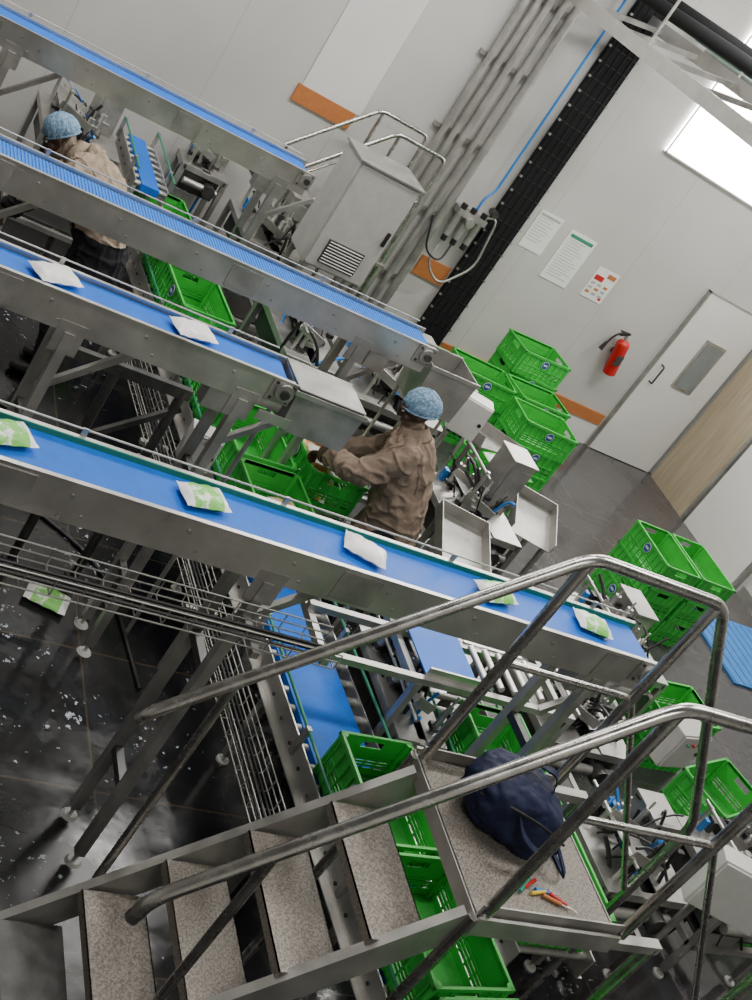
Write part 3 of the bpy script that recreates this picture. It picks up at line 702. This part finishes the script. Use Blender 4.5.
# ---------------------------------------------------------------- people
def person(name,base,fwd,J,shirt,headp,headpitch,headyaw=0,hem=0.):
    fw=V((fwd[0],fwd[1],0)).normalized(); lf=V((-fw.y,fw.x,0)); up=V((0,0,1)); B0=V(base)
    W=lambda p: B0+fw*p[0]+lf*p[1]+up*p[2]
    b=MB(); prim=[]; trims=MB()
    def cap(p,q,r0,r1,lab,local=True):
        P,Q=(W(p),W(q)) if local else (V(p),V(q))
        b.cyl(P,Q,r0,'skin',14,r1); b.ell(P,(r0,)*3,'skin',None,12,8); b.ell(Q,(r1,)*3,'skin',None,12,8); prim.append((P,Q,r0,r1,lab))
    def loft(sec,lab):
        n=24;vs=[];fs=[]
        for i,(c,a,d) in enumerate(sec):
            C=W(c); prv=W(sec[max(i-1,0)][0]); nx=W(sec[min(i+1,len(sec)-1)][0]); ax=(nx-prv).normalized(); fr=lf.cross(ax).normalized()*-1
            for j in range(n):
                t=2*math.pi*j/n; vs.append(C+lf*(a*math.copysign(abs(math.cos(t))**.85,math.cos(t)))+fr*(d*math.copysign(abs(math.sin(t))**.85,math.sin(t))))
        L=len(sec)
        fs=[(i*n+j,i*n+(j+1)%n,(i+1)*n+(j+1)%n,(i+1)*n+j) for i in range(L-1) for j in range(n)]
        fs+= [tuple(range(n))[::-1],tuple((L-1)*n+j for j in range(n))]
        b.add(vs,fs,'skin',True)
        for i in range(L-1): prim.append((W(sec[i][0]),W(sec[i+1][0]),sec[i][1]*.85,sec[i+1][1]*.85,lab))
    pel,wa,ch,sh,nk=J['pel'],J['waist'],J['chest'],J['sho'],J['neck']
    loft([((pel[0],pel[1],pel[2]-.19),.225,.185),((pel[0],pel[1],pel[2]-.08),.215,.172),(pel,.208,.165),(wa,.205,.162),(ch,.214,.165),(sh,.208,.130),((nk[0]*.6+sh[0]*.4,nk[1],nk[2]-.03),.130,.100),((nk[0],nk[1],nk[2]+.005),.074,.072)],'shirt')
    cap(tuple(V(nk)*.9+V(headp)*.1),tuple((V(nk)*.35+V(headp)*.65)),.056,.054,'skin')
    for s in (1,-1):
        S=(sh[0],s*.175,sh[2]-.01); k='L' if s>0 else 'R'
        cap((sh[0],s*.08,sh[2]+.02),S,.080,.082,'shirt')
        el,wr=J['el'+k],J['wr'+k]
        cap(S,el,.082,.074,'shirt'); m=tuple(V(el)*.18+V(wr)*.82); cap(el,m,.074,.060,'shirt'); cap(m,wr,.030,.026,'skin')
        # cuff band
        A_,B_=W(m),W(wr); dd=(B_-A_).normalized(); trims.tube([A_+dd*.035,A_+dd*.062],.060,'seam',16)
        hp=(pel[0],s*.09,pel[2]-.06); kn,an=J['kn'+k],J['an'+k]
        cap(hp,kn,.105,.075,'trous'); cap(kn,an,.075,.062,'trous')
        cap((an[0]-.02,an[1],.05),(an[0]+.15,an[1]+.02*s,.035),.047,.035,'shoe'); cap(an,(an[0],an[1],.05),.048,.045,'shoe')
        Wr=W(wr); E=W(el); d=(Wr-E).normalized(); d=(d+V((0,0,-.35))).normalized()
        inn=(lf*(-s)); nrm=(V((0,0,-1))-d*V((0,0,-1)).dot(d)).normalized(); sd=d.cross(nrm).normalized()
        if sd.dot(inn)<0: sd=-sd
        for o in (-.027,-.009,.009,.027):
            cap(Wr+d*.01+sd*o*.6,Wr+d*.085+sd*o,.014,.012,'skin',False)
        for o,l in ((.030,.068),(.010,.078),(-.010,.072),(-.029,.056)):
            p0=Wr+d*.085+sd*o; p1=p0+(d*.85+nrm*.5).normalized()*l*.5; p2=p1+(d*.45+nrm*.9).normalized()*l*.3; p3=p2+(d*.1+nrm).normalized()*l*.25
            cap(p0,p1,.0095,.009,'skin',False); cap(p1,p2,.009,.0085,'skin',False); cap(p2,p3,.0085,.0075,'skin',False)
        t0=Wr+d*.025+sd*.022; t1=t0+(d*.6+sd*.8).normalized()*.04; t2=t1+(d+sd*.1+nrm*.3).normalized()*.03
        cap(t0,t1,.012,.0105,'skin',False); cap(t1,t2,.0105,.009,'skin',False)
    H=W(headp)
    Rf=Matrix((fw,lf,up)).transposed()
    R=Rf@RZ(headyaw)@RY(headpitch)
    def hb(c,r,lab='skin',nu=20,nv=14):
        b.ell(H+R@V(c),r,'skin',R,nu,nv); P=H+R@V(c); prim.append((P,P+V((0,0,.001)),min(r),min(r),lab))
    hb((-.012,0,.025),(.096,.077,.098)); hb((.02,0,-.045),(.066,.060,.070)); hb((.055,0,-.088),(.030,.032,.022))
    hb((.093,0,-.018),(.016,.014,.028)); hb((.100,0,-.030),(.014,.019,.012))
    hb((.078,0,.022),(.018,.055,.014)); hb((.083,0,-.064),(.012,.026,.007)); hb((.080,0,-.074),(.012,.022,.007))
    for s in (1,-1):
        hb((-.005,s*.079,-.005),(.020,.009,.034)); hb((.062,s*.042,-.03),(.022,.022,.022))
    ob=b.build(name+'_tmp')
    rm=ob.modifiers.new('r','REMESH'); rm.mode='VOXEL'; rm.voxel_size=.0062; rm.use_smooth_shade=True
    smo=ob.modifiers.new('s','SMOOTH'); smo.factor=.5; smo.iterations=3
    dg=bpy.context.evaluated_depsgraph_get(); me=bpy.data.meshes.new_from_object(ob.evaluated_get(dg)); org=ob.location.copy()
    bpy.data.objects.remove(ob)
    me.materials.clear()
    labs=['skin','shirt','trous','shoe','seam']; mk={'skin':'skin','shirt':shirt,'trous':'trous','shoe':'shoe','seam':'seam'}
    for l in labs: me.materials.append(M[mk[l]])
    def label(cc):
        n=len(cc); best=np.full(n,1e9); idx=np.zeros(n,dtype=int)
        for P,Q,r0,r1,l in prim:
            a=np.array(P);q=np.array(Q)-a; L2=max(q@q,1e-9); t=np.clip(((cc-a)@q)/L2,0,1)
            dd=np.linalg.norm(cc-(a+t[:,None]*q),axis=1)-(r0+(r1-r0)*t)
            mk_=dd<best; best=np.where(mk_,dd,best); idx=np.where(mk_,labs.index(l),idx)
        return idx
    n=len(me.polygons); cc=np.empty(n*3); me.polygons.foreach_get('center',cc); cc=cc.reshape(-1,3)+np.array(org)
    idx=label(cc)
    # garment seams: shoulder yoke across the back, armhole seams
    rel=cc-np.array(B0); lc=rel@np.array(lf); fc=rel@np.array(fw); zc=cc[:,2]
    isS=idx==1
    yoke=isS&(np.abs(zc-(sh[2]-.055)-(fc-sh[0])*.25)<.0045)&(np.abs(lc)<.17)&(fc<sh[0]-.02)
    arm=isS&(np.abs(np.abs(lc)-.183)<.005)&(zc>ch[2]-.02)
    idx=np.where(yoke|arm,4,idx)
    if hem>0: idx=np.where((idx==1)&(cc[:,2]<hem),2,idx)
    vn=len(me.vertices); co=np.empty(vn*3); me.vertices.foreach_get('co',co); co=co.reshape(-1,3); vl=label(co+np.array(org))
    no=np.array([tuple(v.normal) for v in me.vertices])
    for i in np.nonzero((vl==1)|(vl==2))[0]:
        p=V(co[i]); q=V((p.x*10,p.y*10,p.z*4.5+p.x*4)); a=mn.noise(q); rg=max(0,1-abs(a)*4.0)
        a2=mn.noise(V((p.x*7+5,p.y*7,p.z*11))); rg2=max(0,1-abs(a2)*5.5)
        amp=.014*rg+.011*rg2+.006*mn.noise(p*16)-.004
        if vl[i]==2: amp*=.6
        co[i]+=no[i]*amp
    me.vertices.foreach_set('co',co.reshape(-1))
    me.polygons.foreach_set('material_index',idx.astype(np.int32)); me.polygons.foreach_set('use_smooth',np.ones(n,dtype=bool)); me.update()
    par=bpy.data.objects.new(name,None); par.location=(base[0],base[1],0); bpy.context.scene.collection.objects.link(par)
    body=bpy.data.objects.new('body',me); body.location=org-V((base[0],base[1],0)); body.parent=par; bpy.context.scene.collection.objects.link(body)
    o=trims.build('cuffs'); o.location-=V((base[0],base[1],0)); o.parent=par
    f=MB()
    for s in (1,-1):
        f.ell(H+R@V((.078,s*.031,.006)),(.010,.013,.008),'eye',R,12,8); f.ell(H+R@V((.086,s*.031,.006)),(.004,.005,.005),'hair',R,10,6)
        f.ell(H+R@V((.089,s*.031,.026)),(.007,.020,.004),'hair',R,10,6)
    f.ell(H+R@V((-.018,0,.022)),(.099,.080,.100),'hair',R@RY(-24),24,14,-.12)
    o=f.build('face_details'); o.location-=V((base[0],base[1],0)); o.parent=par
    g=MB(); ax=(V(W(headp))-V(W(nk))).normalized(); cN=W(nk)
    rg3=g.ring(cN-ax*.02,ax,.104,24); rg=g.ring(cN+ax*.008,ax,.092,24); rg2=g.ring(cN+ax*.045,ax,.074,24); rg4=g.ring(cN+ax*.03,ax,.066,24)
    g.add(rg3+rg+rg2+rg4,[(k*24+i,k*24+(i+1)%24,(k+1)*24+(i+1)%24,(k+1)*24+i) for k in range(3) for i in range(24)],shirt,True)
    g.tube(rg3+[rg3[0]],.004,'seam',6)
    o=g.build('collar'); o.location-=V((base[0],base[1],0)); o.parent=par
    c=MB(); vs=[];nu,nv=48,16
    for i in range(nv+1):
        t=math.radians(98)*i/nv
        for j in range(nu):
            p=2*math.pi*j/nu; w=1+.025*math.sin(p*16)*math.sin(t)+.02*math.sin(p*5+i)
            rr=1.0 if i<nv-1 else .93
            vs.append(H+(R@RY(-16))@V((-.02+.114*math.sin(t)*math.cos(p)*w*rr,.095*math.sin(t)*math.sin(p)*w*rr,.020+.116*math.cos(t)*(1+.02*math.sin(p*7)))))
    fs=[(i*nu+j,(i+1)*nu+j,(i+1)*nu+(j+1)%nu,i*nu+(j+1)%nu) for i in range(nv) for j in range(nu)]
    c.add(vs,fs,'net',True)
    rim=[vs[nv*nu+j] for j in range(nu)]; c.tube(rim+[rim[0]],.006,'net',6)
    o=c.build('hair_net'); o.location-=V((base[0],base[1],0)); o.parent=par
J1=dict(pel=(-.01,0,.95),waist=(.04,0,1.08),chest=(.11,0,1.25),sho=(.16,0,1.39),neck=(.19,0,1.47),
  elL=(.33,.23,1.19),wrL=(.53,.02,1.08),elR=(.27,-.28,1.15),wrR=(.47,-.20,1.06),
  knL=(.02,.10,.50),anL=(-.02,.11,.09),knR=(.03,-.10,.50),anR=(0,-.12,.09))
person('factory_worker',(3.645,5.035,0),(-.88,.46),J1,'shirt',(.25,0,1.595),28,10)
J2=dict(pel=(-.02,0,.95),waist=(.05,0,1.12),chest=(.18,0,1.31),sho=(.30,0,1.41),neck=(.37,0,1.44),
  elL=(.45,.24,1.18),wrL=(.57,.14,.98),elR=(.43,-.22,1.18),wrR=(.54,-.12,.98),
  knL=(.05,.10,.50),anL=(-.02,.11,.09),knR=(.03,-.10,.50),anR=(-.04,-.12,.09))
person('factory_worker',(1.98,6.96,0),(-.95,.30),J2,'shirt2',(.50,0,1.485),55,0,1.10)
# ---------------------------------------------------------------- lights
def lamp(x,y,z,sx,sy,p):
    b=MB(); b.bb(x-sx/2-.03,x+sx/2+.03,y-sy/2-.03,y+sy/2+.03,z+.03,z+.10,'white'); b.bb(x-sx/2,x+sx/2,y-sy/2,y+sy/2,z+.015,z+.03,'lamp')
    for s in (-1,1): b.cyl((x+s*sx*.4,y,z+.1),(x+s*sx*.4,y,6),.008,'steeld',6)
    b.build('ceiling_lamp')
    l=bpy.data.lights.new('lamp_light','AREA'); l.shape='RECTANGLE'; l.size=sx; l.size_y=sy; l.energy=p; l.color=(1,.975,.935)
    o=bpy.data.objects.new('lamp_light',l); o.location=(x,y,z); bpy.context.scene.collection.objects.link(o)
lamp(1.0,7.4,5.4,2.4,.4,150); lamp(5.0,7.2,5.4,2.4,.4,165); lamp(8.0,6.6,5.4,2.0,.4,155)
lamp(1.8,3.4,5.4,2.4,.4,75); lamp(5.2,2.8,5.4,2.4,.4,80); lamp(1.5,-1.0,5.4,2.4,.4,90)  # last one: added fill behind the camera, brightens back wall and steel
l=bpy.data.lights.new('window_light','AREA'); l.shape='RECTANGLE'; l.size=2.4; l.size_y=1.2; l.energy=50; l.color=(1,.98,.94)
o=bpy.data.objects.new('window_light',l); o.location=(8.2,YW-.12,3.7); o.rotation_euler=(math.radians(-90),0,0); bpy.context.scene.collection.objects.link(o)
w=bpy.data.worlds.new('world'); bpy.context.scene.world=w; w.use_nodes=True; w.node_tree.nodes['Background'].inputs[0].default_value=(.6,.65,.7,1); w.node_tree.nodes['Background'].inputs[1].default_value=.3
# ---------------------------------------------------------------- camera
f=1189.73;roll=.6247438;pitch=.4374454;yaw=.9667745
F=V((math.cos(yaw)*math.cos(pitch),math.sin(yaw)*math.cos(pitch),-math.sin(pitch)))
R=V((math.sin(yaw),-math.cos(yaw),0)); D=F.cross(R)
if D.z>0: D=-D
c,s=math.cos(roll),math.sin(roll)
U=R*c-D*s; Wd=R*s+D*c
cam=bpy.data.cameras.new('camera'); cam.sensor_fit='VERTICAL'; cam.sensor_height=36; cam.lens=f*36/1000; cam.clip_start=.05
co=bpy.data.objects.new('camera',cam)
Rm=Matrix((U,-Wd,-F)).transposed().to_4x4()
co.matrix_world=Matrix.Translation((0,0,3.893))@Rm
bpy.context.scene.collection.objects.link(co); bpy.context.scene.camera=co
